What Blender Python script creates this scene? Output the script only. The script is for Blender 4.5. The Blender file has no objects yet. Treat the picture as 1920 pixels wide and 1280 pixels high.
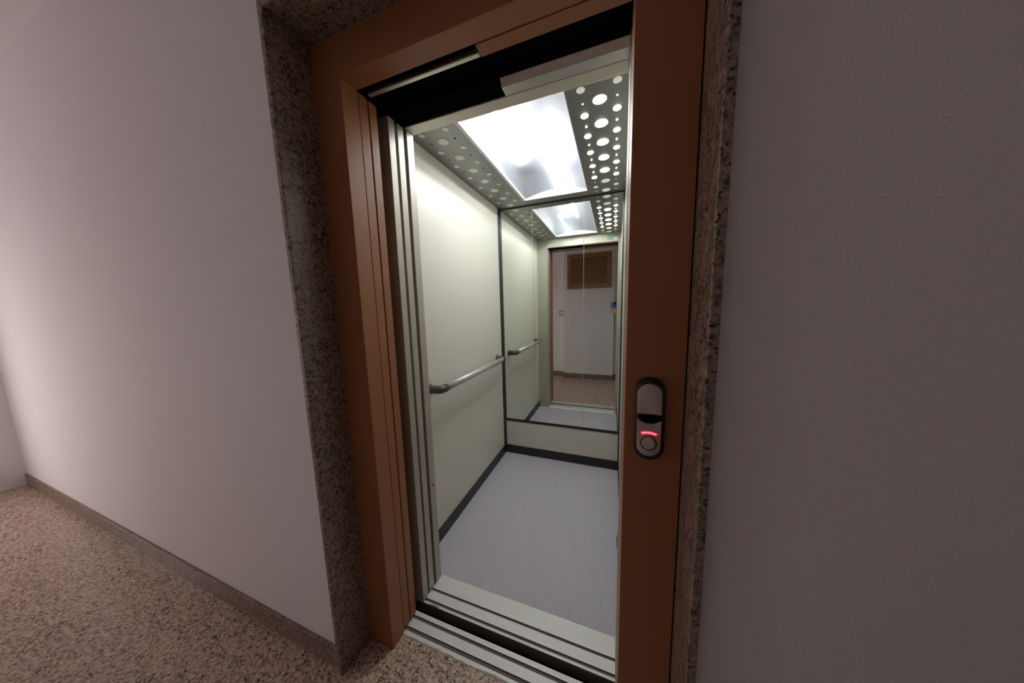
import bpy, bmesh, math, random
from mathutils import Vector, Matrix
random.seed(4)
S = bpy.context.scene
COL = S.collection
PI = math.pi

# ------------------------------------------------------------------ camera
YAW, PIT, ROL, FPX = 0.3556, -0.1257, -0.0256, 518.1
CAM = Vector((0.7793, -0.6866, 1.3077))
FWD = Vector((-math.sin(YAW) * math.cos(PIT), math.cos(YAW) * math.cos(PIT), math.sin(PIT)))
_r = Vector((math.cos(YAW), math.sin(YAW), 0))
_u = _r.cross(FWD)
RGT = _r * math.cos(ROL) + _u * math.sin(ROL)
UPV = -_r * math.sin(ROL) + _u * math.cos(ROL)
cd = bpy.data.cameras.new('camera')
cam = bpy.data.objects.new('camera', cd)
COL.objects.link(cam)
ROT = Matrix((RGT, UPV, -FWD)).transposed()
cam.matrix_world = Matrix.Translation(CAM) @ ROT.to_4x4()
cd.sensor_fit = 'HORIZONTAL'
cd.sensor_width = 36
cd.lens = FPX * 36 / 1920
cd.clip_start = 0.002
S.camera = cam

# ------------------------------------------------------------------ world, exposure
w = bpy.data.worlds.new('world')
S.world = w
w.use_nodes = True
w.node_tree.nodes['Background'].inputs[0].default_value = (0, 0, 0, 1)
w.node_tree.nodes['Background'].inputs[1].default_value = 0
S.view_settings.view_transform = 'Standard'
S.view_settings.look = 'None'
S.view_settings.gamma = 1
S.view_settings.use_curve_mapping = False
S.view_settings.exposure = 0.9
S.cycles.use_denoising = True
S.cycles.max_bounces = 16
S.cycles.diffuse_bounces = 8
S.cycles.glossy_bounces = 8
S.cycles.transmission_bounces = 8
S.cycles.transparent_max_bounces = 12
S.cycles.sample_clamp_indirect = 4.0
S.cycles.caustics_reflective = True

TUBE_POWER = 118.0      # the two fluorescent tubes above the diffuser
HALL_POWER = 2.3       # added glowing door out of view, for the hall light from the left

# ------------------------------------------------------------------ materials
def mat(name, col=(.5, .5, .5), rough=.5, metal=0., spec=.5, emit=None, estr=0.):
    m = bpy.data.materials.new(name)
    m.use_nodes = True
    b = m.node_tree.nodes['Principled BSDF']
    b.inputs['Base Color'].default_value = (*col, 1)
    b.inputs['Roughness'].default_value = rough
    b.inputs['Metallic'].default_value = metal
    b.inputs['Specular IOR Level'].default_value = spec
    if emit:
        b.inputs['Emission Color'].default_value = (*emit, 1)
        b.inputs['Emission Strength'].default_value = estr
    return m

def nodes(m):
    nt = m.node_tree
    return nt, nt.nodes, nt.links, nt.nodes['Principled BSDF']

def coord(nt, scale=(1, 1, 1)):
    tc = nt.nodes.new('ShaderNodeTexCoord')
    mp = nt.nodes.new('ShaderNodeMapping')
    mp.inputs['Scale'].default_value = scale
    nt.links.new(tc.outputs['Object'], mp.inputs['Vector'])
    return mp.outputs['Vector']

def noise(nt, vec, scale, detail=4, rough=.6):
    n = nt.nodes.new('ShaderNodeTexNoise')
    n.inputs['Scale'].default_value = scale
    n.inputs['Detail'].default_value = detail
    n.inputs['Roughness'].default_value = rough
    nt.links.new(vec, n.inputs['Vector'])
    return n.outputs['Fac']

def ramp(nt, fac, stops):
    r = nt.nodes.new('ShaderNodeValToRGB')
    e = r.color_ramp.elements
    while len(e) < len(stops):
        e.new(.5)
    for k, (p, c) in zip(e, stops):
        k.position = p
        k.color = (*c, 1) if len(c) == 3 else c
    nt.links.new(fac, r.inputs['Fac'])
    return r.outputs['Color']

def mixc(nt, fac, a, b, mode='MIX'):
    n = nt.nodes.new('ShaderNodeMix')
    n.data_type = 'RGBA'
    n.blend_type = mode
    for v, s in ((fac, 0), (a, 6), (b, 7)):
        if hasattr(v, 'links'):
            nt.links.new(v, n.inputs[s])
        else:
            n.inputs[s].default_value = v if s == 0 else (*v, 1)
    return n.outputs[2]

def bump(nt, b, h, strength, dist=.002):
    n = nt.nodes.new('ShaderNodeBump')
    n.inputs['Strength'].default_value = strength
    n.inputs['Distance'].default_value = dist
    nt.links.new(h, n.inputs['Height'])
    nt.links.new(n.outputs['Normal'], b.inputs['Normal'])

# white hand-trowelled plaster
M_plaster = mat('plaster', (.85, .825, .835), .85)
nt, N, L, B = nodes(M_plaster)
bump(nt, B, noise(nt, coord(nt), 260, 3), .6, .002)

def granite(name, base, mid, dark, rough, scale):
    m = mat(name, base, rough)
    nt, N, L, B = nodes(m)
    v = coord(nt)
    c1 = ramp(nt, noise(nt, v, 55 * scale, 5, .65), [(.36, dark), (.45, mid), (.56, base), (.68, tuple(min(1, x * 1.35) for x in base))])
    vo = nt.nodes.new('ShaderNodeTexVoronoi')
    vo.inputs['Scale'].default_value = 150 * scale
    vo.inputs['Randomness'].default_value = 1
    L.new(v, vo.inputs['Vector'])
    sep = nt.nodes.new('ShaderNodeSeparateColor')
    L.new(vo.outputs['Color'], sep.inputs['Color'])
    black = ramp(nt, sep.outputs['Red'], [(.19, (1, 1, 1)), (.24, (0, 0, 0))])
    gray = ramp(nt, sep.outputs['Green'], [(.14, (1, 1, 1)), (.18, (0, 0, 0))])
    c2 = mixc(nt, gray, c1, tuple(.6 * x + .12 for x in mid))
    cl = ramp(nt, noise(nt, v, 22 * scale, 2, .5), [(.42, (0, 0, 0)), (.58, (1, 1, 1))])
    k = nt.nodes.new('ShaderNodeMath')
    k.operation = 'MULTIPLY'
    L.new(black, k.inputs[0])
    L.new(cl, k.inputs[1])
    c3 = mixc(nt, k.outputs[0], c2, tuple(x * .35 for x in dark))
    L.new(c3, B.inputs['Base Color'])
    return m

M_granite_floor = granite('granite_floor', (.66, .475, .37), (.44, .315, .25), (.095, .08, .075), .22, 1.5)
M_granite = granite('granite_surround', (.33, .23, .17), (.21, .15, .115), (.045, .036, .032), .28, 1.5)

M_brown = mat('brown_paint', (.325, .125, .048), .42, 0, .45)
nt, N, L, B = nodes(M_brown)
bump(nt, B, noise(nt, coord(nt), 420, 2), .06, .0006)

def steel(name, col, rough, stretch=(140, 140, 1.5)):
    m = mat(name, col, rough, 1.0)
    nt, N, L, B = nodes(m)
    f = noise(nt, coord(nt, stretch), 4.0, 3)
    r = ramp(nt, f, [(.3, (rough * .8,) * 3), (.7, (rough * 1.25,) * 3)])
    L.new(r, B.inputs['Roughness'])
    c = ramp(nt, f, [(.3, tuple(x * .92 for x in col)), (.7, tuple(min(1, x * 1.06) for x in col))])
    L.new(c, B.inputs['Base Color'])
    return m

M_steel = steel('brushed_steel', (.47, .44, .375), .42)
M_steel.node_tree.nodes['Principled BSDF'].inputs['Metallic'].default_value = .35
M_steel_h = steel('brushed_steel_across', (.62, .60, .55), .36, (1.5, 140, 140))
M_ceiling = steel('dull_ceiling_steel', (.27, .27, .255), .48, (120, 2, 120))
M_alu = steel('ribbed_aluminium', (.92, .92, .90), .5, (2, 160, 160))
M_alu.node_tree.nodes['Principled BSDF'].inputs['Metallic'].default_value = .2
M_alu_tube = mat('satin_tube', (.56, .55, .52), .36, .45)
M_dark = mat('dark_steel', (.05, .05, .052), .45, .6)
M_black = mat('black_plastic', (.013, .012, .014), .42)
M_void = mat('shaft_shade', (.004, .004, .005), .95, 0, 0)  # near-black colour stands in for the unlit dark of shaft and slots
M_grip = mat('charcoal_plastic', (.075, .066, .062), .4)
M_white = mat('white_frame', (.78, .76, .77), .4)
M_cream = mat('cream_laminate', (.67, .65, .57), .38, 0, .4)
nt, N, L, B = nodes(M_cream)
bump(nt, B, noise(nt, coord(nt), 500, 2), .05, .0004)
M_cream_steel = mat('cream_painted_steel', (.62, .58, .49), .38, .3)

M_vinyl = mat('grey_vinyl', (.34, .325, .365), .55)
nt, N, L, B = nodes(M_vinyl)
v = coord(nt)
sp = ramp(nt, noise(nt, v, 420, 2), [(.3, (.40, .375, .425)), (.5, (.53, .50, .55)), (.72, (.67, .64, .69))])
wr = ramp(nt, noise(nt, coord(nt, (26, 3.2, 1)), 3, 5, .75), [(.33, (.80, .80, .80)), (.42, (1, 1, 1))])
L.new(mixc(nt, 1., sp, wr, 'MULTIPLY'), B.inputs['Base Color'])
bump(nt, B, noise(nt, v, 300, 2), .12, .0008)

M_mirror = mat('mirror_glass', (.86, .90, .85), .0, 1.0)
M_glass_edge = mat('mirror_edge', (.75, .80, .74), .15, .5)

M_wood = mat('oak_wood', (.32, .15, .05), .45)
nt, N, L, B = nodes(M_wood)
L.new(ramp(nt, noise(nt, coord(nt, (60, 60, 4)), 2.2, 5, .65), [(.3, (.20, .085, .026)), (.6, (.36, .165, .055)), (.8, (.46, .23, .085))]), B.inputs['Base Color'])
M_brass = mat('brass', (.75, .6, .35), .3, 1.0)

# frosted light diffuser: half lets light straight through, half scatters it
M_diff = bpy.data.materials.new('frosted_diffuser')
M_diff.use_nodes = True
nt = M_diff.node_tree
nt.nodes.clear()
out = nt.nodes.new('ShaderNodeOutputMaterial')
tr = nt.nodes.new('ShaderNodeBsdfTranslucent')
tr.inputs['Color'].default_value = (.11, .116, .132, 1)
tp = nt.nodes.new('ShaderNodeBsdfTransparent')
tp.inputs['Color'].default_value = (1, 1, 1, 1)
df = nt.nodes.new('ShaderNodeBsdfDiffuse')
df.inputs['Color'].default_value = (.88, .89, .94, 1)
m1 = nt.nodes.new('ShaderNodeMixShader')
m1.inputs[0].default_value = .5
m2 = nt.nodes.new('ShaderNodeMixShader')
m2.inputs[0].default_value = .34
nt.links.new(tr.outputs[0], m1.inputs[1])
nt.links.new(df.outputs[0], m1.inputs[2])
nt.links.new(m1.outputs[0], m2.inputs[1])
nt.links.new(tp.outputs[0], m2.inputs[2])
nt.links.new(m2.outputs[0], out.inputs['Surface'])

M_tube = mat('fluorescent_tube', (.9, .9, .9), .4, emit=(.95, .98, 1.0), estr=TUBE_POWER)
M_house = mat('grey_housing', (.10, .10, .11), .6)
M_lens_off = mat('milky_lens', (.62, .62, .57), .35)
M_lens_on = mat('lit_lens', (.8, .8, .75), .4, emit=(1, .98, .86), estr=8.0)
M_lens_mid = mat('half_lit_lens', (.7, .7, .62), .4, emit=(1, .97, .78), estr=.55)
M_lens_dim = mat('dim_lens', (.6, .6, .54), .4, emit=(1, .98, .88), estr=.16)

# ------------------------------------------------------------------ helpers
def box(bm, x0, x1, y0, y1, z0, z1):
    v = [bm.verts.new((x, y, z)) for z in (z0, z1) for y in (y0, y1) for x in (x0, x1)]
    for f in ((0, 2, 3, 1), (4, 5, 7, 6), (0, 1, 5, 4), (2, 6, 7, 3), (0, 4, 6, 2), (1, 3, 7, 5)):
        bm.faces.new([v[i] for i in f])
    return bm

def bx(*a):
    return box(bmesh.new(), *a)

def prism(bm, pts, ax, a0, a1):
    """2D polygon pts in the plane across axis ax, extruded from a0 to a1."""
    def P(p, a):
        q = list(p)
        q.insert(ax, a)
        return bm.verts.new(q)
    A = [P(p, a0) for p in pts]
    Bv = [P(p, a1) for p in pts]
    bm.faces.new(A)
    bm.faces.new(Bv[::-1])
    n = len(pts)
    for i in range(n):
        bm.faces.new((A[i], Bv[i], Bv[(i + 1) % n], A[(i + 1) % n]))
    bmesh.ops.recalc_face_normals(bm, faces=bm.faces)
    return bm

def pr(pts, ax, a0, a1):
    return prism(bmesh.new(), pts, ax, a0, a1)

def ring_tube(bm, pts, radii, seg=16, squash=None, caps=True):
    """Round tube along a polyline with a radius at every point."""
    rings = []
    n = len(pts)
    pts = [Vector(p) for p in pts]
    prev = None
    for i, p in enumerate(pts):
        d = (pts[min(i + 1, n - 1)] - pts[max(i - 1, 0)]).normalized()
        if prev is None:
            a = d.orthogonal().normalized()
        else:
            a = (prev - d * prev.dot(d)).normalized()
        prev = a
        b = d.cross(a)
        r = radii[i] if hasattr(radii, '__len__') else radii
        rings.append([bm.verts.new(p + (a * math.cos(t) + b * math.sin(t)) * r) for t in [2 * PI * k / seg for k in range(seg)]])
    for i in range(n - 1):
        for k in range(seg):
            bm.faces.new((rings[i][k], rings[i][(k + 1) % seg], rings[i + 1][(k + 1) % seg], rings[i + 1][k]))
    if caps:
        bm.faces.new(rings[0][::-1])
        bm.faces.new(rings[-1])
    bmesh.ops.recalc_face_normals(bm, faces=bm.faces)
    return bm

def disc(bm, c, r, h, axis=2, seg=28, dome=0.):
    """Short cylinder standing h along +/- axis from c, with an optional domed face."""
    q = []
    for rr, hh in ((r, 0), (r, h * .6), (r * .94, h), (r * .6, h + dome * .7), (r * .02, h + dome)):
        ring = []
        for k in range(seg):
            t = 2 * PI * k / seg
            p = [rr * math.cos(t), rr * math.sin(t)]
            p.insert(axis, hh)
            ring.append(bm.verts.new(Vector(p) + Vector(c)))
        q.append(ring)
    for a, b in zip(q, q[1:]):
        for k in range(seg):
            bm.faces.new((a[k], a[(k + 1) % seg], b[(k + 1) % seg], b[k]))
    bm.faces.new(q[0][::-1])
    bm.faces.new(q[-1])
    bmesh.ops.recalc_face_normals(bm, faces=bm.faces)
    return bm

def world_loc(o):
    p = Vector(o.location)
    while o.parent:
        o = o.parent
        p += Vector(o.location)
    return p

def obj(name, bm, m, parent=None, smooth=False, bev=0., base=True):
    xs = [v.co for v in bm.verts]
    lo = Vector((min(c.x for c in xs), min(c.y for c in xs), min(c.z for c in xs)))
    hi = Vector((max(c.x for c in xs), max(c.y for c in xs), max(c.z for c in xs)))
    org = Vector(((lo.x + hi.x) / 2, (lo.y + hi.y) / 2, lo.z)) if base else Vector((0, 0, 0))
    for v_ in bm.verts:
        v_.co -= org
    me = bpy.data.meshes.new(name)
    bm.to_mesh(me)
    bm.free()
    if smooth:
        for p in me.polygons:
            p.use_smooth = True
    for mm in (m if isinstance(m, (list, tuple)) else [m]):
        me.materials.append(mm)
    o = bpy.data.objects.new(name, me)
    COL.objects.link(o)
    if parent:
        o.parent = parent
        o.location = org - world_loc(parent)
    else:
        o.location = org
    if bev:
        b = o.modifiers.new('bevel', 'BEVEL')
        b.width = bev
        b.segments = 2
        b.limit_method = 'ANGLE'
        b.angle_limit = math.radians(40)
    return o

def tag(o, label, cat, group=None):
    o['label'] = label
    o['category'] = cat
    if group:
        o['group'] = group
    return o

def thing(name, label, cat, loc, group=None):
    o = bpy.data.objects.new(name, None)
    o.empty_display_size = .1
    COL.objects.link(o)
    o.location = loc
    return tag(o, label, cat, group)

def struct(name, bm, m, label, cat, bev=0., smooth=False):
    o = obj(name, bm, m, None, smooth, bev)
    o['kind'] = 'structure'
    return tag(o, label, cat)

# ------------------------------------------------------------------ measures (metres)
XR = .807                    # clear opening from x = 0 to XR
HO = 2.0                     # opening height
YW = -.102                   # face of the plaster wall round the lift door
FX0, FX1, FZ = -.113, .931, 2.112
GX0, GX1, GY, GZ = -.131, .949, -.125, 2.132
CX0, CX1, CY0, CY1, CZ = -.1229, .8349, .3073, 1.5132, 2.0928   # inside of the car
YB, YB2 = -1.2424, -1.3564   # opposite wall: pier and recess
PX0, PX1 = -.066, .774
HX0, HX1, HZ = -3.6, 2.1, 2.62

# ------------------------------------------------------------------ landing shell
bm = bmesh.new()
box(bm, HX0, GX0, YW, .055, 0, HZ)
box(bm, GX1, HX1, YW, .055, 0, HZ)
box(bm, GX0, GX1, YW, .055, GZ, HZ)
struct('wall_front', bm, M_plaster, 'white plaster wall around the granite lift doorway', 'wall')
bm = bmesh.new()
box(bm, HX0, HX1, YB2 - .1, YB2, 0, HZ)
box(bm, PX0, PX1, YB2, YB, 0, HZ)
struct('wall_back', bm, M_plaster, 'white plaster wall with a shallow pier facing the lift, seen in the mirror', 'wall')
struct('wall_left', bx(HX0 - .1, HX0, YB2 - .1, .055, 0, HZ), M_plaster, 'white plaster end wall of the landing beyond the granite jamb', 'wall')
struct('wall_right', bx(HX1, HX1 + .1, YB2 - .1, .055, 0, HZ), M_plaster, 'white plaster end wall on the call button side of the landing', 'wall')
struct('ceiling', bx(HX0 - .1, HX1 + .1, YB2 - .1, .055, HZ, HZ + .1), M_plaster, 'white plaster landing ceiling', 'ceiling')
bm = bmesh.new()
box(bm, HX0 - .1, HX1 + .1, YB2 - .1, 0, -.05, 0)
box(bm, 0.0, XR, 0, .056, -.05, 0)
struct('floor', bm, M_granite_floor, 'speckled pink granite landing floor in front of the sill', 'floor')
BH = .086
struct('baseboard_left', bx(HX0, GX0, YW - .012, YW, 0, BH), M_granite, 'speckled granite baseboard under the white wall beside the doorway', 'baseboard', .002)
struct('baseboard_right', bx(GX1, HX1, YW - .012, YW, 0, BH), M_granite, 'speckled granite baseboard under the wall on the call button side', 'baseboard', .002)
bm = bmesh.new()
box(bm, HX0, PX0 - .012, YB2, YB2 + .012, 0, BH)
box(bm, PX0 - .012, PX1 + .012, YB, YB + .012, 0, BH)
box(bm, PX0 - .012, PX0, YB2, YB, 0, BH)
box(bm, PX1, PX1 + .012, YB2, YB, 0, BH)
box(bm, PX1 + .012, HX1, YB2, YB2 + .012, 0, BH)
struct('baseboard_back', bm, M_granite, 'speckled granite baseboard along the opposite wall, seen in the mirror', 'baseboard')

bm = bmesh.new()
box(bm, HX0, HX0 + .012, YB2 + .06, -.72, .06, 1.78)
box(bm, HX0, HX0 + .03, YB2 + .02, YB2 + .08, 0, 1.84)
box(bm, HX0, HX0 + .03, -.74, -.68, 0, 1.84)
box(bm, HX0, HX0 + .03, YB2 + .08, -.74, 1.76, 1.84)
box(bm, HX0, HX0 + .03, YB2 + .08, -.74, 0, .10)
for f in bm.faces:
    f.material_index = 1
for f in list(bm.faces)[:6]:
    f.material_index = 0
M_hall_glow = mat('added_hall_glow', (.8, .8, .8), .5, emit=(1.0, .90, .87), estr=HALL_POWER)  # added emitter, placed and sized to light the front wall from the left
M_doorframe = mat('added_door_frame', (.5, .5, .5), .5)
struct('added_glow_door', bm, [M_hall_glow, M_doorframe], 'added glowing frosted door, out of view, lighting the landing from its far end', 'window')

# granite surround
struct('trim_1', bx(GX0, FX0, GY, .05, 0, GZ), M_granite, 'polished granite jamb slab between the white wall and the brown frame', 'door surround', .0025)
struct('trim_2', bx(FX1 + .001, GX1, GY, .05, 0, GZ), M_granite, 'polished granite jamb slab beside the call button post', 'door surround', .0025)
struct('trim_3', bx(FX0, FX1 + .001, GY, .05, FZ, GZ), M_granite, 'dark granite lintel slab over the brown door frame', 'door surround', .0025)

# lift shaft behind everything, its darkness put into a black colour
bm = bmesh.new()
box(bm, -.78, -.70, .056, 1.9, -.6, 3.0)
box(bm, 1.35, 1.43, .056, 1.9, -.6, 3.0)
box(bm, -.78, 1.43, 1.82, 1.9, -.6, 3.0)
box(bm, -.78, 1.43, .056, 1.9, 3.0, 3.08)
box(bm, -.78, 1.43, .056, 1.9, -.68, -.6)
box(bm, -.78, 1.43, .0, .056, 2.62, 3.0)
box(bm, -.78, 1.43, -.05, .04, -.6, -.05)
struct('wall_shaft', bm, M_void, 'shaft walls coloured black for the shade, glimpsed in the gap between the two sills', 'wall')

# ------------------------------------------------------------------ landing door frame
t = thing('landing_door_frame', 'brown painted steel door frame around the lift opening, set inside the granite', 'door frame', (XR / 2, .03, 0))
obj('jamb', pr([(FX0, 0), (0, 0), (0, HO), (FX0, FZ)], 1, 0, .060), M_brown, t, bev=.0012)
obj('jamb', pr([(XR, 0), (FX1 - .002, 0), (FX1 - .002, FZ), (XR, HO)], 1, 0, .142), M_brown, t, bev=.0012)
obj('header', pr([(FX0, FZ), (0, HO), (XR, HO), (FX1 - .002, FZ)], 1, 0, .060), M_brown, t, bev=.0012)
obj('cover_plate', bx(.418, XR, .0625, .101, HO - .001, 2.06), M_brown, t, bev=.0012)['label'] = 'brown cover plate under the header'
obj('door_track', bx(.012, .415, .088, .102, HO + .001, 2.016), M_steel_h, t, bev=.002)['label'] = 'bare steel door track'
obj('shade_block', bx(-.45, .417, .0605, .1015, 2.018, 2.4), M_void, t)  # black blocks put in the door slots, shade given as colour
obj('shade_block', bx(-.45, XR + .1, .1020, .1500, 2.008, 2.4), M_void, t)

# sliding landing door panels, pushed open into the wall
for y0, y1, lab in ((.0630, .0985, 'brown sliding landing door panel, open, next to the frame jamb'),
                    (.1035, .1370, 'brown sliding landing door panel, open, next to the steel car doors')):
    t = thing('landing_door_panel', lab, 'sliding door', (-.2, (y0 + y1) / 2, .006), 'sliding landing door panels')
    obj('leaf', bx(-.42, -.0015, y0, y1, .006, 1.999), M_brown, t, bev=.002)
    obj('guide_shoe', bx(-.08, -.03, (y0 + y1) / 2 - .004, (y0 + y1) / 2 + .004, -.008, .012), M_dark, t)
for y0, y1, lab in ((.1815, .2140, 'brushed steel sliding car door panel, open, nearest the landing doors'),
                    (.2270, .2605, 'brushed steel sliding car door panel, open, between the other one and the car jamb')):
    t = thing('elevator_door_panel', lab, 'sliding door', (-.2, (y0 + y1) / 2, .006), 'sliding car door panels')
    obj('leaf', bx(-.42, .003, y0, y1, .006, 1.999), M_steel, t, bev=.002)
    obj('guide_shoe', bx(-.08, -.03, (y0 + y1) / 2 - .004, (y0 + y1) / 2 + .004, -.008, .012), M_dark, t)

# ------------------------------------------------------------------ sills: ribbed aluminium extrusions with two guide grooves
def sill(name, label, y0, y1, grooves, x0, x1):
    pts = [(y0, -.05), (y0, -.0012)]
    y = y0 + .0006
    p = .0042
    gs = list(grooves) + [(y1, None)]
    for g0, g1 in gs:
        n = max(1, int((g0 - y) / p))
        q = (g0 - y) / n
        for i in range(n):
            a = y + i * q
            pts += [(a, 0), (a + q * .68, 0), (a + q * .70, -.0011), (a + q * .985, -.0011)]
        if g1:
            pts += [(g0, 0), (g0, -.0045), (g1, -.0045), (g1, 0)]
            y = g1 + .0004
    pts += [(y1, -.0012), (y1, -.05)]
    bm = bmesh.new()
    A = [bm.verts.new((x0, a, b)) for a, b in pts]
    Bv = [bm.verts.new((x1, a, b)) for a, b in pts]
    for i in range(len(pts)):
        j = (i + 1) % len(pts)
        f = bm.faces.new((A[i], A[j], Bv[j], Bv[i]))
        if min(pts[i][1], pts[j][1]) <= -.0044 and max(pts[i][1], pts[j][1]) <= .001:
            f.material_index = 1
    bm.faces.new(A)
    bm.faces.new(Bv[::-1])
    bmesh.ops.triangulate(bm, faces=[f for f in bm.faces if len(f.verts) > 4])
    bmesh.ops.recalc_face_normals(bm, faces=bm.faces)
    return tag(obj(name, bm, [M_alu, M_groove]), label, 'door sill')

M_groove = mat('groove_brown', (.17, .15, .125), .8)  # grey-brown groove faces, darker than the ribs
sill('landing_sill', 'ribbed aluminium door sill with two dark grooves edging the granite floor', .056, .1463, ((.0715, .0856), (.1168, .1289)), -.42, XR + .02)
sill('elevator_sill', 'ribbed aluminium door sill edging the grey lift floor', .1838, .3237, ((.1933, .2041), (.2419, .2519)), -.42, XR + .02)
# rust stain on the car sill edge
bm = bmesh.new()
ring = []
for k in range(26):
    a = 2 * PI * k / 26
    ring.append(bm.verts.new((.058 + (.022 + .008 * random.random()) * math.cos(a), .1868 + .0026 * math.sin(a) * (.7 + .5 * random.random()), .00035)))
bm.faces.new(ring)
ext = bmesh.ops.extrude_face_region(bm, geom=list(bm.faces))
bmesh.ops.translate(bm, vec=(0, 0, .0003), verts=[g for g in ext['geom'] if isinstance(g, bmesh.types.BMVert)])
bmesh.ops.recalc_face_normals(bm, faces=bm.faces)
obj('rust_stain', bm, mat('rust', (.36, .17, .06), .85), bpy.data.objects['elevator_sill'])
# crumbled cement along the front of the landing sill
bm = bmesh.new()
fr, bk = [], []
for i in range(61):
    x = XR * i / 60
    a = .054 + random.uniform(-.002, .0015)
    b = .0568 + random.uniform(-.0006, .002) + (.004 * max(0, math.sin((x - .33) * 22)) if .33 < x < .47 else 0)
    fr.append((x, a))
    bk.append((x, b))
top = [bm.verts.new((x, y, .0012)) for x, y in fr], [bm.verts.new((x, y, .0010)) for x, y in bk]
low = [bm.verts.new((x, y, -.004)) for x, y in fr], [bm.verts.new((x, y, -.004)) for x, y in bk]
for i in range(60):
    bm.faces.new((top[0][i], top[0][i + 1], top[1][i + 1], top[1][i]))
    bm.faces.new((low[0][i], low[0][i + 1], top[0][i + 1], top[0][i]))
    bm.faces.new((top[1][i], top[1][i + 1], low[1][i + 1], low[1][i]))
bmesh.ops.recalc_face_normals(bm, faces=bm.faces)
M_cement = mat('cement', (.42, .37, .32), .9)
struct('trim_4', bm, M_cement, 'ragged cement joint between the granite floor and the landing sill', 'joint')

# ------------------------------------------------------------------ lift car shell
struct('floor_elevator', bx(CX0 - .02, CX1 + .02, .3238, CY1 + .02, -.05, 0), M_vinyl, 'grey violet speckled vinyl floor of the lift car', 'floor')
struct('wall_elevator_left', bx(CX0 - .02, CX0, CY0, CY1 + .03, 0, 2.3), M_cream, 'cream laminate lift wall carrying the handrail', 'wall')
struct('wall_elevator_right', bx(CX1, CX1 + .02, CY0, CY1 + .03, 0, 2.3), M_cream, 'cream laminate lift wall behind the call button post', 'wall')
bm = bmesh.new()
box(bm, CX0, CX1, CY1 + .005, CY1 + .03, 0, 2.3)
box(bm, CX0, CX1, CY1, CY1 + .005, 0, .300)
struct('wall_elevator_back', bm, M_cream, 'low cream panel of the lift back wall under the mirrors', 'wall')
struct('ceiling_elevator', bx(CX0 - .02, CX1 + .02, CY0 - .04, CY1 + .03, 2.3, 2.32), M_dark, 'closed roof of the lift car above its lamp', 'ceiling')
# front wall of the car: jambs and lintel
struct('wall_elevator_front', bx(CX0 - .02, .005, .2760, .3157, 0, 2.3), M_steel, 'brushed steel front jamb of the lift car beside the open doors', 'door jamb', .0015)
struct('trim_5', bx(XR, CX1 + .02, .186, .3157, 0, 2.3), M_steel, 'brushed steel closing jamb of the lift car behind the brown post', 'door jamb', .0015)
struct('trim_6', bx(.0051, XR - .0001, .2650, .3155, HO, 2.3), M_cream_steel, 'pale lintel over the lift car opening', 'lintel', .0015)
t = thing('elevator_door_header', 'grey steel door header plate hanging over half of the car opening', 'door header', (.62, .23, HO))
obj('plate', pr([(.2235, HO), (.2625, HO), (.2625, 2.06), (.205, 2.06), (.205, 2.014)], 0, .428, XR - .001), M_steel_h, t, bev=.001)
obj('shade_block', bx(-.45, .4275, .184, .2625, 2.003, 2.5), M_void, t)  # black blocks closing the car door slots where only shade shows
obj('shade_block', bx(.4276, XR + .1, .184, .2040, 2.014, 2.5), M_void, t)

# skirtings, corner and line trims
SK = .0738
struct('baseboard_elevator_left', bx(CX0, CX0 + .007, CY0, CY1, 0, SK), M_black, 'black plastic skirting under the handrail wall of the lift', 'baseboard', .001)
struct('baseboard_elevator_back', bx(CX0, CX1, CY1 - .007, CY1, 0, SK), M_black, 'black plastic skirting under the low cream back panel', 'baseboard', .001)
struct('baseboard_elevator_right', bx(CX1 - .007, CX1, CY0, CY1, 0, SK), M_black, 'black plastic skirting under the lift wall behind the call post', 'baseboard', .001)
struct('trim_7', pr([(CX0, CY1 - .034), (CX0 + .006, CY1 - .032), (CX0 + .0135, CY1 - .006), (CX0 + .0135, CY1), (CX0, CY1)], 2, SK, CZ), M_dark, 'black corner strip between the handrail wall and the mirrors', 'corner strip')
struct('trim_8', pr([(CX1, CY1 - .034), (CX1 - .005, CY1 - .032), (CX1 - .0115, CY1 - .006), (CX1 - .0115, CY1), (CX1, CY1)][::-1], 2, SK, CZ), M_dark, 'black corner strip beyond the mirrors, next to the call button post', 'corner strip')
struct('trim_9', bx(CX0 + .0135, CX1 - .0115, CY1 - .004, CY1 + .004, .299, .3205), M_black, 'black strip between the mirrors and the low cream panel', 'strip', .001)
struct('trim_10', bx(CX0 + .0135, CX1 - .0115, CY1 - .003, CY1 + .004, 2.084, CZ), M_black, 'black strip between the mirrors and the lift ceiling', 'strip')

# mirrors
for x0, x1, lab in ((CX0 + .0135, .1566, 'narrow mirror panel next to the handrail wall'),
                    (.1578, .5545, 'wide middle mirror panel on the lift back wall'),
                    (.5557, CX1 - .0115, 'narrow mirror panel next to the call button post')):
    t = thing('mirror_panel', lab, 'mirror', ((x0 + x1) / 2, CY1, .3205), 'mirror panels')
    obj('glass', bx(x0 + .0008, x1 - .0008, CY1, CY1 + .004, .3205, 2.084), M_mirror, t)
    bm = bmesh.new()
    box(bm, x0, x0 + .0008, CY1 - .0004, CY1 + .004, .3205, 2.084)
    box(bm, x1 - .0008, x1, CY1 - .0004, CY1 + .004, .3205, 2.084)
    obj('polished_edge', bm, M_glass_edge, t)

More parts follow.
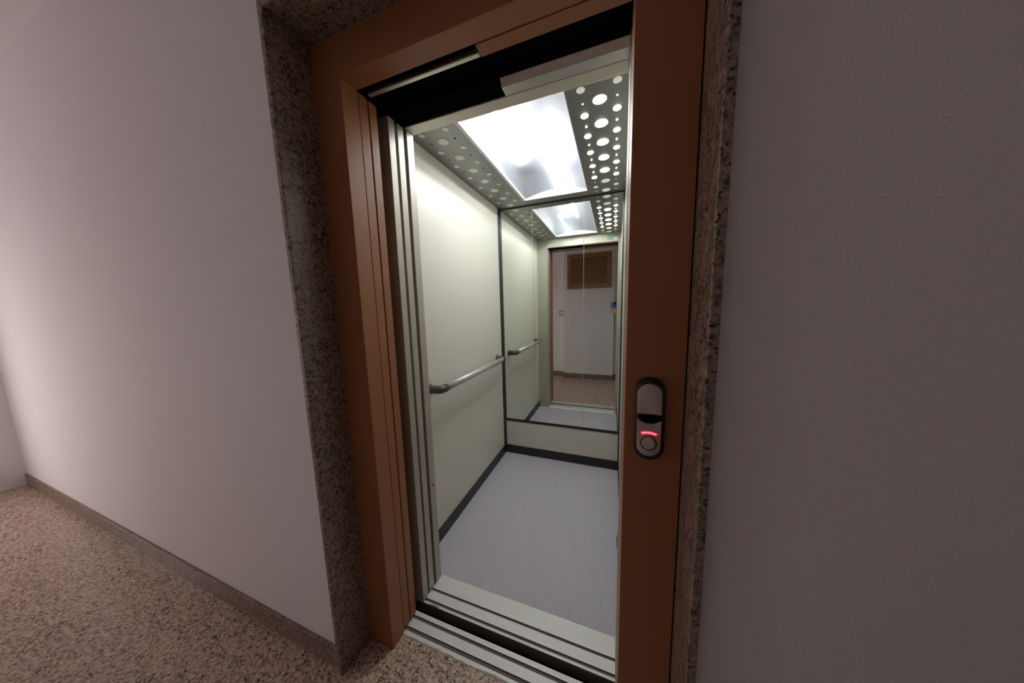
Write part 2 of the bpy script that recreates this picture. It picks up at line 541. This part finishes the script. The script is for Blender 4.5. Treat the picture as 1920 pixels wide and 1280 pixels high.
# ------------------------------------------------------------------ handrail
RX, RZ = -.0555, .888
t = thing('handrail', 'satin metal handrail with dark elbow brackets on the cream lift wall', 'handrail', (CX0, .93, RZ - .02))
obj('tube', ring_tube(bmesh.new(), [(RX, .533, RZ), (RX, 1.345, RZ)], 0.0192, 24), M_alu_tube, t, True)
for s in (1, -1):
    def yy(d):
        return .93 - s * (.93 - d) if s == 1 else .93 + (.93 - d)
    bm = bmesh.new()
    pth = [(CX0, yy(.482), RZ), (CX0 + .012, yy(.482), RZ), (CX0 + .028, yy(.483), RZ), (CX0 + .048, yy(.485), RZ),
           (RX - .008, yy(.489), RZ), (RX - .002, yy(.497), RZ), (RX, yy(.509), RZ), (RX, yy(.522), RZ)]
    ring_tube(bm, pth, [.0235, .0225, .0215, .0215, .0215, .0215, .0208, .0205], 24)
    b = obj('bracket', bm, M_grip, t, True)
    b['label'] = 'dark plastic elbow bracket'
    obj('collar', ring_tube(bmesh.new(), [(RX, yy(.521), RZ), (RX, yy(.534), RZ)], .0214, 24), M_grip, b, True)
    obj('wall_flange', ring_tube(bmesh.new(), [(CX0, yy(.482), RZ), (CX0 + .004, yy(.482), RZ)], .027, 24), M_grip, b, True)

# ------------------------------------------------------------------ lift ceiling: two perforated panels and the lamp between
def lens_proto(r, m):
    o_ = obj('lens', disc(bmesh.new(), (0, 0, 0), r, -.0022, 2, 28, -.0010), m, None, True, base=False)
    return o_
protos = {}
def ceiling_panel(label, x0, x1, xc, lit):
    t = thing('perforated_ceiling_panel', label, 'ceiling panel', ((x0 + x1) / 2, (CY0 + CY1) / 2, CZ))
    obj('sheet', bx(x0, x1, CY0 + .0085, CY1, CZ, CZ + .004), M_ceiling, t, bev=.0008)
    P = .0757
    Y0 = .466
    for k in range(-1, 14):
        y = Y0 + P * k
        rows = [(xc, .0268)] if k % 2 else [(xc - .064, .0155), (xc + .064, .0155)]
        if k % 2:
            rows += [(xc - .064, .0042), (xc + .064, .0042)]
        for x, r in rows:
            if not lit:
                m = M_lens_off if r > .01 else M_dark  # tiny unlit holes drawn as dark discs, hole shade put into the colour
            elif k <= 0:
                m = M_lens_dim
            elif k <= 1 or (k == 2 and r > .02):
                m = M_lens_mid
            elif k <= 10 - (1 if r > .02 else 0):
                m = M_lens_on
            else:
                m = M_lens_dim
            key = (r, m.name)
            if key not in protos:
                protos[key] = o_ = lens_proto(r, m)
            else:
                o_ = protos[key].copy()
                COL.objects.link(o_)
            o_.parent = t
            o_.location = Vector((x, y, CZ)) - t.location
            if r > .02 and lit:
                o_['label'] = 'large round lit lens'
    return t

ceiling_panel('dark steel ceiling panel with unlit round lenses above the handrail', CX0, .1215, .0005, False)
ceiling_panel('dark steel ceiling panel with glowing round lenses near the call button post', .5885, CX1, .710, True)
for x, y, lab in ((CX0 + .004, .5375, 'handrail wall near the door'), (CX0 + .004, 1.277, 'handrail wall near the mirrors'),
                  (CX1 - .010, .5284, 'wall opposite the handrail, near the door'), (CX1 - .010, 1.313, 'wall opposite the handrail, near the mirrors')):
    tag(obj('ceiling_clip', disc(bmesh.new(), (x, y, CZ), .0042, -.004, 2, 12, -.001), M_white, None, True),
        'tiny white clip where the lift ceiling meets the ' + lab, 'clip', 'ceiling clips')

LX0, LX1, LY0, LY1 = .137, .586, .405, 1.412
t = thing('ceiling_light', 'glowing vaulted white ceiling light in the middle of the lift ceiling', 'ceiling light', ((LX0 + LX1) / 2, (LY0 + LY1) / 2, CZ))
for a_, b_ in ((CY0 + .0085, LY0), (LY1, CY1)):
    obj('mounting_plate', bx(.1225, .5875, a_, b_, CZ, CZ + .004), M_ceiling, t, bev=.0008)['label'] = 'dark steel plate at the end of the light'
bm = bmesh.new()
box(bm, .1225, .1285, LY0, LY1, CZ - .0015, CZ + .012)
box(bm, .1300, LX0, LY0, LY1, CZ - .0005, CZ + .014)
box(bm, LX1 - .001, .5875, LY0, LY1, CZ - .0005, CZ + .014)
obj('edge_frame', bm, M_white, t, bev=.0008)
NV = 24
def vz(i):
    a = (i / NV) * 2 - 1
    return CZ + .012 + .034 * math.cos(a * PI / 2) ** 1.0
def vx(i):
    return LX0 + (LX1 - LX0) * i / NV
bm = bmesh.new()
va = [bm.verts.new((vx(i), LY0 + .001, vz(i))) for i in range(NV + 1)]
vb = [bm.verts.new((vx(i), LY1 - .001, vz(i))) for i in range(NV + 1)]
for i in range(NV):
    bm.faces.new((va[i], va[i + 1], vb[i + 1], vb[i]))
obj('diffuser', bm, M_diff, t, True)
for y0, y1 in ((LY0 - .002, LY0 + .001), (LY1 - .001, LY1 + .002)):
    obj('end_plate', pr([(LX0, CZ + .001)] + [(vx(i), vz(i) + .002) for i in range(NV + 1)] + [(LX1, CZ + .001)], 1, y0, y1), M_white, t)
bm = bmesh.new()
hx0, hx1, hy0, hy1, hz = .118, .592, LY0 - .004, LY1 + .004, 2.262
box(bm, hx0 - .004, hx0, hy0, hy1, CZ + .006, hz)
box(bm, hx1, hx1 + .004, hy0, hy1, CZ + .006, hz)
box(bm, hx0, hx1, hy0 - .004, hy0, CZ + .006, hz)
box(bm, hx0, hx1, hy1, hy1 + .004, CZ + .006, hz)
box(bm, hx0, hx1, hy0, hy1, hz, hz + .004)
obj('lamp_housing', bm, M_house, t)
for x, y0, y1 in ((.268, .44, .95), (.432, .88, 1.38)):
    obj('fluorescent_tube', ring_tube(bmesh.new(), [(x, y0, 2.156), (x, y1, 2.156)], .013, 16), M_tube, t, True)

# ------------------------------------------------------------------ call button station on the brown post
def stadium(cx, cz, hw, hh, n=16):
    pts = []
    for k in range(n + 1):
        a = PI * k / n
        pts.append((cx + hw * math.cos(a), cz + hh - hw + hw * math.sin(a)))
    for k in range(n + 1):
        a = PI + PI * k / n
        pts.append((cx + hw * math.cos(a), cz - hh + hw + hw * math.sin(a)))
    return pts
def dome_plate(bm, pts, y0, y1, inset):
    """Plate standing off the post towards -y whose front edge is rounded in by inset."""
    c = (sum(p[0] for p in pts) / len(pts), sum(p[1] for p in pts) / len(pts))
    rings = []
    for f, yv in ((0, y0), (0, y0 + (y1 - y0) * .5), (.35, y0 + (y1 - y0) * .85), (1.0, y1)):
        ring = []
        for x, z in pts:
            d = math.hypot(x - c[0], z - c[1])
            s = 1 - inset * f / max(d, 1e-6)
            ring.append(bm.verts.new((c[0] + (x - c[0]) * s, yv, c[1] + (z - c[1]) * s)))
        rings.append(ring)
    n = len(pts)
    for a, b in zip(rings, rings[1:]):
        for k in range(n):
            bm.faces.new((a[k], a[(k + 1) % n], b[(k + 1) % n], b[k]))
    bm.faces.new(rings[-1])
    bm.faces.new(rings[0][::-1])
    bmesh.ops.recalc_face_normals(bm, faces=bm.faces)
    return bm
KX, KZ = .8595, 1.041
M_cover = mat('taupe_plastic', (.50, .43, .37), .4)
M_cover2 = mat('taupe_plastic_plate', (.47, .40, .345), .38)
M_rim = mat('black_rubber', (.016, .010, .010), .5)
M_red = mat('red_indicator', (.6, .02, .03), .3, emit=(1, .035, .06), estr=4.0)
M_redlens = mat('red_lens', (.25, .01, .02), .3, emit=(1, .02, .04), estr=.25)
t = thing('call_button_station', 'oval call button station with a glowing red light on the brown door post', 'call button', (KX, 0, KZ - .097))
obj('bezel', dome_plate(bmesh.new(), stadium(KX + .0005, KZ + .0005, .0318, .0985), 0, -.0095, .0012), M_rim, t, True)['label'] = 'black oval rim'
full = stadium(KX, KZ - .0015, .0262, .0875)
up = [p for p in full if p[1] > 1.056]
lo_ = [p for p in full if p[1] < 1.040]
def arc(xa, xb, z, sag, n=12):
    return [(xa + (xb - xa) * k / n, z + sag * (1 - ((2 * k / n) - 1) ** 2)) for k in range(n + 1)]
upper = [p for p in up] + arc(KX - .0258, KX + .0258, 1.054, .001)
lower = arc(KX + .0258, KX - .0258, 1.0425, -.010) + [p for p in lo_]
obj('upper_cover', dome_plate(bmesh.new(), upper, -.004, -.013, .004), M_cover, t, True)
obj('display_window', dome_plate(bmesh.new(), arc(KX + .0245, KX - .0245, 1.0435, -.010) + arc(KX - .0245, KX + .0245, 1.0525, .001), -.004, -.0095, .001), M_black, t, True)['label'] = 'dark crescent shaped window'
lp = obj('lower_cover', dome_plate(bmesh.new(), lower, -.004, -.0105, .003), M_cover2, t, True)
obj('push_button', disc(bmesh.new(), (KX, -.0095, .985), .0148, -.004, 1, 32, .0014), M_cover, t, True)
obj('button_collar', ring_tube(bmesh.new(), [(KX + .0165 * math.cos(a), -.0106, .985 + .0165 * math.sin(a)) for a in [PI * 2 * k / 40 for k in range(41)]], .0012, 8), M_rim, t, True)
def arc_band(r0, r1, a0, a1, y0, y1, cz):
    n = 20
    A = [(KX + r1 * math.cos(a0 + (a1 - a0) * k / n), cz + r1 * math.sin(a0 + (a1 - a0) * k / n)) for k in range(n + 1)]
    Bq = [(KX + r0 * math.cos(a1 - (a1 - a0) * k / n), cz + r0 * math.sin(a1 - (a1 - a0) * k / n)) for k in range(n + 1)]
    return pr(A + Bq, 1, y0, y1)
ind = obj('indicator_lens', arc_band(.0365, .0445, math.radians(64), math.radians(116), -.0118, -.008, .971), M_redlens, t)
obj('light_strip', arc_band(.0385, .0422, math.radians(68), math.radians(112), -.0128, -.010, .971), M_red, ind)['label'] = 'glowing red arc'

# door sensors, stickers, operating panel
for x0, x1, z, lab in ((.0040, .0058, .497, 'small black door sensor in the steel car jamb beside the open door panels'),
                       (XR - .0035, XR + .001, .452, 'small black door sensor on the closing jamb behind the brown post')):
    t = thing('door_sensor', lab, 'sensor', ((x0 + x1) / 2, .296, z), 'door sensors')
    obj('plate', bx(x0, x1, .288, .304, z - .03, z + .028), M_steel, t, bev=.0006)
    obj('eye', disc(bmesh.new(), (x1 if x0 < .1 else x0, .297, z), .0055, .0008 if x0 < .1 else -.0012, 0, 16), M_black, t, True)

M_st_g = mat('notice_green', (.30, .42, .38), .5)
M_st_w = mat('notice_white', (.75, .77, .74), .5)
t = thing('notice_plate', 'greenish notice with a white corner high over the lift door, seen in the mirror', 'notice', (.745, .3160, 2.012))
obj('plate', bx(.690, .800, .3155, .3168, 2.014, 2.086), M_st_g, t)
bm = bmesh.new()
box(bm, .752, .796, .3168, .3173, 2.016, 2.050)
obj('white_field', bm, M_st_w, t)
bm = bmesh.new()
for k in range(4):
    box(bm, .696, .745 - .006 * (k % 2), .3168, .3172, 2.022 + k * .015, 2.027 + k * .015)
obj('print_lines', bm, mat('notice_print', (.50, .62, .60), .5), t)
t = thing('capacity_label', 'small white label in the middle of the lintel over the lift door', 'label', (.308, .3160, 2.050))
obj('plate', bx(.275, .343, .3155, .3166, 2.056, 2.083), M_st_w, t)
bm = bmesh.new()
for k in range(2):
    box(bm, .281, .336, .3166, .3169, 2.062 + k * .009, 2.066 + k * .009)
obj('print_lines', bm, mat('label_print', (.62, .61, .52), .5), t)

t = thing('elevator_operating_panel', 'steel push button panel on the lift wall behind the call button post', 'control panel', (CX1, .74, .82))
obj('face_plate', bx(CX1 - .006, CX1, .64, .84, .82, 1.62), M_steel, t, bev=.002)
for k in range(6):
    for y in (.70, .78):
        b = obj('push_button', disc(bmesh.new(), (CX1 - .006, y, 1.0 + .07 * k), .015, -.004, 0, 20, -.001), M_alu_tube, t, True)

# ------------------------------------------------------------------ things on the opposite wall, seen in the mirror
hx0_, hx1_, hz0_, hz1_ = 0.0, .724, 1.5825, 2.1645
t = thing('meter_cupboard_door', 'framed brown wooden cupboard door high on the opposite wall', 'cupboard door', (.362, YB, hz0_))
fw = .072
fr = obj('frame', pr([(hx0_, hz0_), (hx1_, hz0_), (hx1_ - fw, hz0_ + fw), (hx0_ + fw, hz0_ + fw)], 1, YB, YB + .024), M_wood, t, bev=.002)
obj('frame', pr([(hx0_, hz1_), (hx1_, hz1_), (hx1_ - fw, hz1_ - fw), (hx0_ + fw, hz1_ - fw)], 1, YB, YB + .024), M_wood, t, bev=.002)
obj('frame', pr([(hx0_, hz0_), (hx0_, hz1_), (hx0_ + fw, hz1_ - fw), (hx0_ + fw, hz0_ + fw)], 1, YB, YB + .024), M_wood, t, bev=.002)
obj('frame', pr([(hx1_, hz0_), (hx1_, hz1_), (hx1_ - fw, hz1_ - fw), (hx1_ - fw, hz0_ + fw)], 1, YB, YB + .024), M_wood, t, bev=.002)
dr = obj('door', bx(hx0_ + fw, hx1_ - fw, YB, YB + .012, hz0_ + fw, hz1_ - fw), mat('dark_oak', (.20, .08, .024), .45), t)
obj('knob', disc(bmesh.new(), (.092, YB + .012, 1.87), .011, .014, 1, 16, .005), M_brass, dr, True)

M_sw = mat('switch_grey', (.22, .21, .23), .4)
t = thing('light_switch', 'square grey and white light switch beside the pier on the opposite wall', 'light switch', (-.125, YB2, 1.119))
obj('cover_frame', bx(-.170, -.080, YB2, YB2 + .009, 1.121, 1.211), M_sw, t, bev=.003)
obj('rocker', bx(-.158, -.092, YB2 + .009, YB2 + .013, 1.133, 1.199), M_st_w, t, bev=.002)

# ------------------------------------------------------------------ photographer's blue phone and the person holding it, seen in the mirror
def LP(r, u, f):
    return CAM + RGT * r + UPV * u + FWD * f
def local_slab(r0, r1, u0, u1, f0, f1, rad, n=6):
    pts = []
    for cx_, cu_, a0 in ((r1 - rad, u1 - rad, 0), (r0 + rad, u1 - rad, 90), (r0 + rad, u0 + rad, 180), (r1 - rad, u0 + rad, 270)):
        for k in range(n + 1):
            a = math.radians(a0 + 90 * k / n)
            pts.append((cx_ + rad * math.cos(a), cu_ + rad * math.sin(a)))
    bm = bmesh.new()
    prev = None
    c = ((r0 + r1) / 2, (u0 + u1) / 2)
    e = min(.0012, (f1 - f0) * .3)
    for ins, f in ((e, f0), (0, f0 + e), (0, f1 - e), (e, f1)):
        ring = [bm.verts.new(LP(p[0] - ins * math.copysign(1, p[0] - c[0]), p[1] - ins * math.copysign(1, p[1] - c[1]), f)) for p in pts]
        if prev:
            for k in range(len(ring)):
                bm.faces.new((prev[k], prev[(k + 1) % len(ring)], ring[(k + 1) % len(ring)], ring[k]))
        else:
            bm.faces.new(ring[::-1])
        prev = ring
    bm.faces.new(prev)
    bmesh.ops.recalc_face_normals(bm, faces=bm.faces)
    return bm
M_phone = mat('blue_case', (.10, .13, .50), .45)
M_bump = mat('dark_blue_glass', (.02, .02, .09), .2)
M_screen = mat('dark_screen', (.01, .01, .012), .1)
t = thing('phone', 'blue phone held up in front of the lift, seen at the edge of the mirror', 'phone', LP(-.016, -.122, -.013))
cs = obj('case', local_slab(-.054, .022, -.122, .030, -.0175, -.0085, .011), M_phone, t)
obj('screen', local_slab(-.051, .019, -.118, .027, -.0182, -.0173, .009), M_screen, t)
cb = obj('camera_bump', local_slab(-.014, .018, -.016, .026, -.0087, -.0065, .008), M_bump, t)
for r, u in ((0, 0), (0, .014), (.010, .007)):
    bm = bmesh.new()
    ring_tube(bm, [LP(r, u, -.0067), LP(r, u, -.0052)], .0052, 18)
    obj('lens', bm, M_screen, cb)

BX, BY = 1.10, -.985
RH = Vector((.937, .35, 0))
FH = Vector((-.35, .937, 0))
def BP(a, b, z):
    return Vector((BX, BY, 0)) + RH * a + FH * b + Vector((0, 0, z))
def loft(bm, rows, n=24):
    """Rows of (a, b, z, half width, half depth), closed at both ends."""
    prev = None
    for a, b, z, hw, hd in rows:
        ring = [bm.verts.new(BP(a + hw * math.cos(2 * PI * k / n), b + hd * math.sin(2 * PI * k / n), z)) for k in range(n)]
        if prev:
            for k in range(n):
                bm.faces.new((prev[k], prev[(k + 1) % n], ring[(k + 1) % n], ring[k]))
        else:
            bm.faces.new(ring[::-1])
        prev = ring
    bm.faces.new(prev)
    return bm
def limb(bm, pts, radii, seg=14):
    """Tapered limb with rounded ends, densely sampled so joints bend smoothly."""
    P_, R_ = [Vector(p) for p in pts], list(radii)
    d0 = (P_[0] - P_[1]).normalized()
    d1 = (P_[-1] - P_[-2]).normalized()
    P2 = [P_[0] + d0 * R_[0] * .9, P_[0] + d0 * R_[0] * .55] + P_ + [P_[-1] + d1 * R_[-1] * .55, P_[-1] + d1 * R_[-1] * .9]
    R2 = [R_[0] * .35, R_[0] * .8] + R_ + [R_[-1] * .8, R_[-1] * .35]
    ring_tube(bm, P2, R2, seg)
def remesh(bm, name, m, parent, voxel, smooth_it):
    o_ = obj(name, bm, m, parent, True)
    r_ = o_.modifiers.new('remesh', 'REMESH')
    r_.mode = 'VOXEL'
    r_.voxel_size = voxel
    r_.use_smooth_shade = True
    k_ = o_.modifiers.new('smooth', 'SMOOTH')
    k_.factor = .5
    k_.iterations = smooth_it
    return o_

M_skin = mat('skin', (.56, .33, .235), .5)
M_shirt = mat('grey_shirt', (.12, .12, .14), .85)
M_jeans = mat('denim', (.05, .065, .12), .85)
M_shoe = mat('shoe', (.06, .055, .05), .6)
M_hair = mat('dark_hair', (.03, .02, .014), .6)

wrist = LP(.064, -.180, -.030)
sh_r, el_r = BP(.165, 0, 1.315), Vector((1.085, -.880, 1.085))
sh_l, el_l, wr_l = BP(-.165, 0, 1.315), BP(-.195, -.03, 1.045), BP(-.185, .05, .815)
bm = bmesh.new()
# trunk, neck, head
loft(bm, [(0, 0, .80, .13, .10), (0, 0, .86, .160, .112), (0, 0, .94, .160, .108), (0, .005, 1.04, .132, .095), (0, .005, 1.14, .145, .105),
          (0, .005, 1.24, .160, .110), (0, 0, 1.31, .165, .092), (0, -.005, 1.355, .11, .065), (0, -.005, 1.385, .05, .05)])
limb(bm, [BP(0, -.005, 1.35), BP(0, .005, 1.44)], [.052, .050])
loft(bm, [(0, .055, 1.392, .022, .022), (0, .045, 1.402, .040, .045), (0, .030, 1.425, .056, .066), (0, .020, 1.465, .066, .080), (0, .012, 1.51, .072, .090),
          (0, .006, 1.55, .072, .090), (0, 0, 1.585, .060, .075), (0, 0, 1.605, .035, .045), (0, 0, 1.61, .008, .010)])
limb(bm, [BP(0, .100, 1.515), BP(0, .112, 1.485), BP(0, .113, 1.475)], [.007, .012, .013])      # nose
limb(bm, [BP(-.016, .098, 1.445), BP(0, .103, 1.446), BP(.016, .098, 1.445)], [.006, .007, .006])  # mouth
for s_ in (-1, 1):
    limb(bm, [BP(s_ * .070, .006, 1.525), BP(s_ * .078, -.002, 1.505), BP(s_ * .072, .004, 1.475)], [.010, .012, .008])   # ear
    limb(bm, [BP(s_ * .016, .094, 1.530), BP(s_ * .044, .082, 1.530)], [.008, .007])           # brow
# arms
limb(bm, [BP(.12, 0, 1.315), sh_r, sh_r.lerp(el_r, .5), el_r, el_r.lerp(wrist, .3), el_r.lerp(wrist, .7), wrist], [.055, .052, .043, .036, .039, .031, .024])
limb(bm, [BP(-.12, 0, 1.315), sh_l, sh_l.lerp(el_l, .5), el_l, el_l.lerp(wr_l, .3), el_l.lerp(wr_l, .7), wr_l], [.055, .052, .043, .036, .039, .031, .024])
# legs
for s_ in (-1, 1):
    limb(bm, [BP(s_ * .085, 0, .86), BP(s_ * .09, 0, .68), BP(s_ * .092, .01, .46), BP(s_ * .093, -.008, .33), BP(s_ * .095, -.01, .10)], [.088, .080, .056, .056, .038])
    limb(bm, [BP(s_ * .095, -.03, .045), BP(s_ * .10, .08, .035), BP(s_ * .105, .15, .028)], [.036, .036, .026])
# right hand round the phone
K = [((.012, -.082, .0035), (-.022, -.066, .0028), (-.050, -.052, .0012), (-.070, -.043, -.008)),
     ((.008, -.100, .0040), (-.027, -.087, .0032), (-.055, -.073, .0012), (-.073, -.064, -.010)),
     ((.008, -.118, .0035), (-.022, -.107, .0026), (-.050, -.095, .0010), (-.069, -.087, -.009)),
     ((.014, -.136, .0030), (-.010, -.130, .0020), (-.032, -.121, .0010), (-.048, -.114, .0005))]
for i, ch in enumerate(K):
    r0 = (.0088, .0090, .0085, .0075)[i]
    limb(bm, [LP(.060 + .002 * i, -.160 - .006 * i, -.020), LP(.044, -.116 - .012 * i, .001), LP(*ch[0])], [.014, .0125, r0 * 1.15], 12)
    limb(bm, [LP(*c) for c in ch], [r0 * 1.05, r0, r0 * .93, r0 * .80], 12)
limb(bm, [LP(.064, -.178, -.028), LP(.050, -.150, -.020)], [.024, .020])
limb(bm, [LP(.054, -.150, -.030), LP(.040, -.118, -.036), LP(.022, -.088, -.031), LP(.002, -.066, -.0275)], [.014, .0115, .0100, .0085], 12)
# left hand hanging
hd = wr_l
limb(bm, [hd, hd + Vector((0, 0, -.045)) + FH * .01, hd + Vector((0, 0, -.085)) + FH * .018], [.024, .027, .022])
for i, b in enumerate((.032, .012, -.008, -.026)):
    q = hd + FH * (.012 + b) + Vector((0, 0, -.085))
    limb(bm, [q, q + Vector((0, 0, -.035)) + FH * .006 + RH * .002, q + Vector((0, 0, -.06 + .005 * abs(i - 1))) + FH * .008 + RH * .010], [.0088, .008, .0068], 12)
limb(bm, [hd + FH * .028 + Vector((0, 0, -.03)), hd + FH * .050 + Vector((0, 0, -.065)), hd + FH * .052 + Vector((0, 0, -.088))], [.012, .0095, .008], 12)
bmesh.ops.recalc_face_normals(bm, faces=bm.faces)
pe = thing('person', 'person in a grey shirt and jeans holding up a blue phone, only the hand mirrored', 'person', BP(0, 0, 0))
remesh(bm, 'body', M_skin, pe, .0042, 3)
bm = bmesh.new()
loft(bm, [(0, 0, .88, .178, .128), (0, 0, .95, .176, .122), (0, .005, 1.04, .152, .112), (0, .005, 1.14, .160, .119), (0, .005, 1.24, .174, .124),
          (0, 0, 1.31, .178, .105), (0, -.003, 1.352, .125, .080), (0, -.004, 1.372, .072, .066)])
for sh, el in ((sh_r, el_r), (sh_l, el_l)):
    c0 = BP(.10 if sh is sh_r else -.10, 0, 1.312)
    limb(bm, [c0, sh, sh.lerp(el, .45), sh.lerp(el, .62)], [.060, .063, .057, .056])
bmesh.ops.recalc_face_normals(bm, faces=bm.faces)
remesh(bm, 'shirt', M_shirt, pe, .008, 3)
bm = bmesh.new()
loft(bm, [(0, 0, .78, .13, .11), (0, 0, .85, .172, .124), (0, 0, .93, .170, .118), (0, 0, .96, .166, .114)])
for s_ in (-1, 1):
    limb(bm, [BP(s_ * .085, 0, .86), BP(s_ * .09, 0, .68), BP(s_ * .092, .008, .46), BP(s_ * .093, -.006, .33), BP(s_ * .095, -.01, .085)], [.097, .090, .070, .066, .058])
bmesh.ops.recalc_face_normals(bm, faces=bm.faces)
remesh(bm, 'trousers', M_jeans, pe, .008, 3)
for s_ in (-1, 1):
    bm = bmesh.new()
    prev = None
    for b, hw, h in ((-.085, .015, .04), (-.075, .034, .075), (-.03, .042, .095), (.03, .044, .082), (.09, .048, .066), (.14, .044, .056), (.175, .028, .046), (.185, .010, .03)):
        c = s_ * (.095 + .03 * (b + .08))
        ring = []
        for k in range(16):
            a = 2 * PI * k / 16
            ring.append(bm.verts.new(BP(c + hw * math.cos(a), b, max(0, h * .5 + h * .62 * math.sin(a)))))
        if prev:
            for k in range(16):
                bm.faces.new((prev[k], prev[(k + 1) % 16], ring[(k + 1) % 16], ring[k]))
        else:
            bm.faces.new(ring)
        prev = ring
    bm.faces.new(prev)
    bmesh.ops.recalc_face_normals(bm, faces=bm.faces)
    obj('shoe', bm, M_shoe, pe, True)
bm = bmesh.new()
loft(bm, [(0, -.050, 1.42, .060, .050), (0, -.040, 1.47, .074, .066), (0, -.022, 1.53, .080, .084), (0, -.006, 1.575, .077, .092), (0, -.002, 1.605, .058, .074), (0, -.002, 1.624, .022, .03)])
bmesh.ops.recalc_face_normals(bm, faces=bm.faces)
remesh(bm, 'hair', M_hair, pe, .006, 2)
M_eye = mat('eye_white', (.8, .78, .75), .3)
M_iris = mat('iris', (.05, .03, .02), .2)
for s_ in (-1, 1):
    bm = bmesh.new()
    bmesh.ops.create_uvsphere(bm, u_segments=14, v_segments=10, radius=.0115, matrix=Matrix.Translation(BP(s_ * .031, .0855, 1.512)))
    e_ = obj('eye', bm, M_eye, pe, True)
    bm = bmesh.new()
    bmesh.ops.create_uvsphere(bm, u_segments=12, v_segments=8, radius=.0058, matrix=Matrix.Translation(BP(s_ * .031, .0925, 1.512)))
    obj('iris', bm, M_iris, e_, True)
